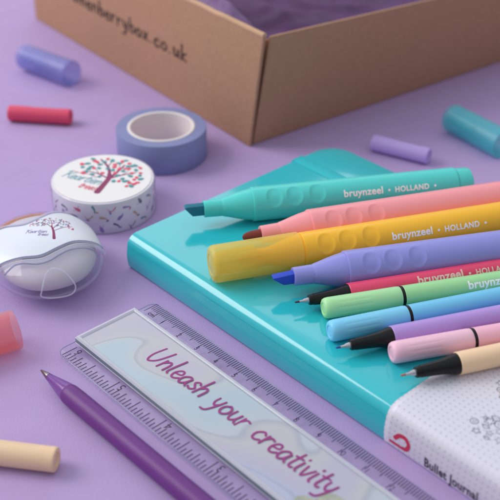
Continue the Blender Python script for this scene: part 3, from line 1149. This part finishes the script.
# ------------------------------------------------------------------ ruler
t = thing("ruler", "clear plastic ruler with pastel insert reading unleash your creativity", "ruler", (-3.895, 30.882, 0), -0.824)
m_rc = clear_mat("clear_ruler_plastic", (.985, .985, 1, 1), .05, .07, (.9, .88, .98, 1))
m_rf = clear_mat("clear_ruler_frame", (.96, .97, 1, 1), .06, .72, (.93, .93, 1, 1))
m_rg = clear_mat("frame_refraction_tint", (.60, .70, .74, 1), .06, .55, (.42, .52, .56, 1))  # grey-green colour standing in for light refracted in the frame side
m_tick = pmat("ruler_ink", C(52, 40, 72), 0.5)
V, F = bevel_mesh(*prism(rrect(0.0, -3.98, 16.0, 0.42, .35), 0.01, 0.20), 0.03, 2, lambda e: abs(e.verts[0].co.z - e.verts[1].co.z) < 1e-4 and e.verts[0].co.z > .1)
base = mesh_obj("scale_plate", V, F, m_rc, t, sharp=30)
mesh_obj("plate_edge_refraction", *tube([(x, y, .188) for x, y in rrect(0.01, -3.97, 15.99, 0.41, .34, 8)], .02, 6, True), m_line, base)  # added tube: dark refraction along the plate edge, put into its colour
# tick marks and figures
parts = []
zk = .206
for i in range(0, 151):
    x = .2 + i * .1
    ln_ = .62 if i % 10 == 0 else (.5 if i % 5 == 0 else .36)
    parts.append(([(x - .016, .39 - ln_), (x + .016, .39 - ln_), (x + .016, .39), (x - .016, .39)], [(0, 1, 2, 3)]))
for i in range(0, 97):
    x = 15.573 - i * 2.54 / 16
    ln_ = .62 if i % 16 == 0 else (.52 if i % 8 == 0 else (.42 if i % 4 == 0 else (.36 if i % 2 == 0 else .26)))
    if x > .1:
        parts.append(([(x - .021, -3.94), (x + .021, -3.94), (x + .021, -3.94 + ln_), (x - .021, -3.94 + ln_)], [(0, 1, 2, 3)]))
V, F = join(*parts)
tk = mesh_obj("tick_marks", [(x, y, zk) for x, y in V], F, m_tick, base, smooth=False)
parts = []
for i in range(1, 16):
    V1, F1 = font_text(str(i), .33, 0, .85, 1.0, 'CENTER')
    parts.append(([(x + i + .22, y - .19 - .13) for x, y in V1], F1))
for i in range(1, 7):
    V1, F1 = font_text(str(i), .46, 0, .9, 1.0, 'CENTER')
    cx = 15.573 - 2.54 * i
    parts.append(([(cx + .27 - x, -3.31 - y) for x, y in V1], F1))
V1, F1 = font_text("cm", .28, .02)
parts.append(([(x + .42, y - .26) for x, y in V1], F1))
V, F = join(*parts)
mesh_obj("figures", [(x, y, zk) for x, y in V], F, m_tick, base, smooth=False)
# raised frame round the insert: border bars with a bevelled top, refraction in the side painted as a separate grey-green band
X0, X1, Y0, Y1 = 0.08, 15.7, -3.22, -0.56


def frame_loop(x0, y0, x1, y1, prof):
    """sweep the (inset, z) profile round the rectangle, mitred"""
    V_, F_ = [], []
    n = len(prof)
    for cx, cy, sx, sy in ((x0, y0, 1, 1), (x1, y0, -1, 1), (x1, y1, -1, -1), (x0, y1, 1, -1)):
        for d, z in prof:
            V_.append((cx + sx * d, cy + sy * d, z))
    for i in range(4):
        k_ = (i + 1) % 4
        for j in range(n):
            j2 = (j + 1) % n
            F_.append((i * n + j, k_ * n + j, k_ * n + j2, i * n + j2))
    return V_, F_


V, F = frame_loop(X0, Y0, X1, Y1, [(0, .205), (0, .232), (.01, .24), (.17, .24), (.17, .205)])
mesh_obj("insert_frame", V, F, m_rf, t, sharp=30)
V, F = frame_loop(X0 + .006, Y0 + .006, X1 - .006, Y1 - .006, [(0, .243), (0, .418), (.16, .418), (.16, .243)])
mesh_obj("frame_refraction_band", V, F, m_rg, t, sharp=30)
V, F = frame_loop(X0, Y0, X1, Y1, [(0, .421), (0, .44), (.05, .50), (.13, .50), (.165, .47), (.165, .421)])
mesh_obj("insert_frame", V, F, m_rf, t, sharp=20)
# printed insert
m_in = bpy.data.materials.new("pastel_marble_print")
m_in.use_nodes = True
nt = m_in.node_tree
b = nt.nodes['Principled BSDF']
b.inputs['Roughness'].default_value = 0.4
b.inputs['Coat Weight'].default_value = 0.6
b.inputs['Coat Roughness'].default_value = 0.08
tc = nt.nodes.new('ShaderNodeTexCoord')
mp = nt.nodes.new('ShaderNodeMapping')
mp.inputs['Scale'].default_value = (15, 20, 20)
mp.inputs['Rotation'].default_value = (0, 0, .5)
nz = nt.nodes.new('ShaderNodeTexNoise')
nz.inputs['Scale'].default_value = 1.0
nz.inputs['Detail'].default_value = 0.6
nz.inputs['Distortion'].default_value = 1.2
rp = nt.nodes.new('ShaderNodeValToRGB')
cr = rp.color_ramp
cr.elements[0].position = .22
cr.elements[0].color = C(166, 192, 202)
cr.elements[1].position = .80
cr.elements[1].color = C(166, 162, 196)
for pos, c in ((.37, C(172, 190, 204)), (.425, C(182, 190, 200)), (.434, C(164, 170, 184)), (.450, C(184, 184, 192)), (.53, C(180, 176, 198)), (.60, C(174, 178, 204)), (.607, C(158, 164, 190)), (.625, C(176, 182, 206)), (.70, C(176, 172, 202))):
    e_ = cr.elements.new(pos)
    e_.color = c
nt.links.new(tc.outputs['Object'], mp.inputs[0])
nt.links.new(mp.outputs[0], nz.inputs['Vector'])
nt.links.new(nz.outputs['Fac'], rp.inputs[0])
nt.links.new(rp.outputs[0], b.inputs['Base Color'])
V, F = box_mesh((X0 + .175, Y0 + .175, .24), (X1 - .175, Y1 - .175, .43))
ins = mesh_obj("insert_card", V, F, m_in, t, smooth=False)
m_mag = pmat("magenta_handwriting", C(150, 50, 128), 0.45)
V2, F, wd = script_text("Unleash your creativity", .48, .085, .12, .06, .05)
L_ = 8.75
V = []
for x, y, h_ in V2:
    u = x / wd
    yb = -2.07 + .05 * math.sin(u * 5) + .10 * u
    V.append((2.62 + x * L_ / wd, yb + y * .95, .435 + h_))
mesh_obj("lettering", V, F, m_mag, ins, smooth=False)
m_olive = pmat("olive_print", C(168, 172, 158), 0.5, vary=(200, .2))
V, F = join(blob2d(11.9, -2.15, .75, .4, .1, 18, .3), blob2d(11.2, -2.6, .5, .22, .4, 16, .3))
mesh_obj("leaf_print", [(x, y, .432) for x, y in V], F, m_olive, ins, smooth=False)
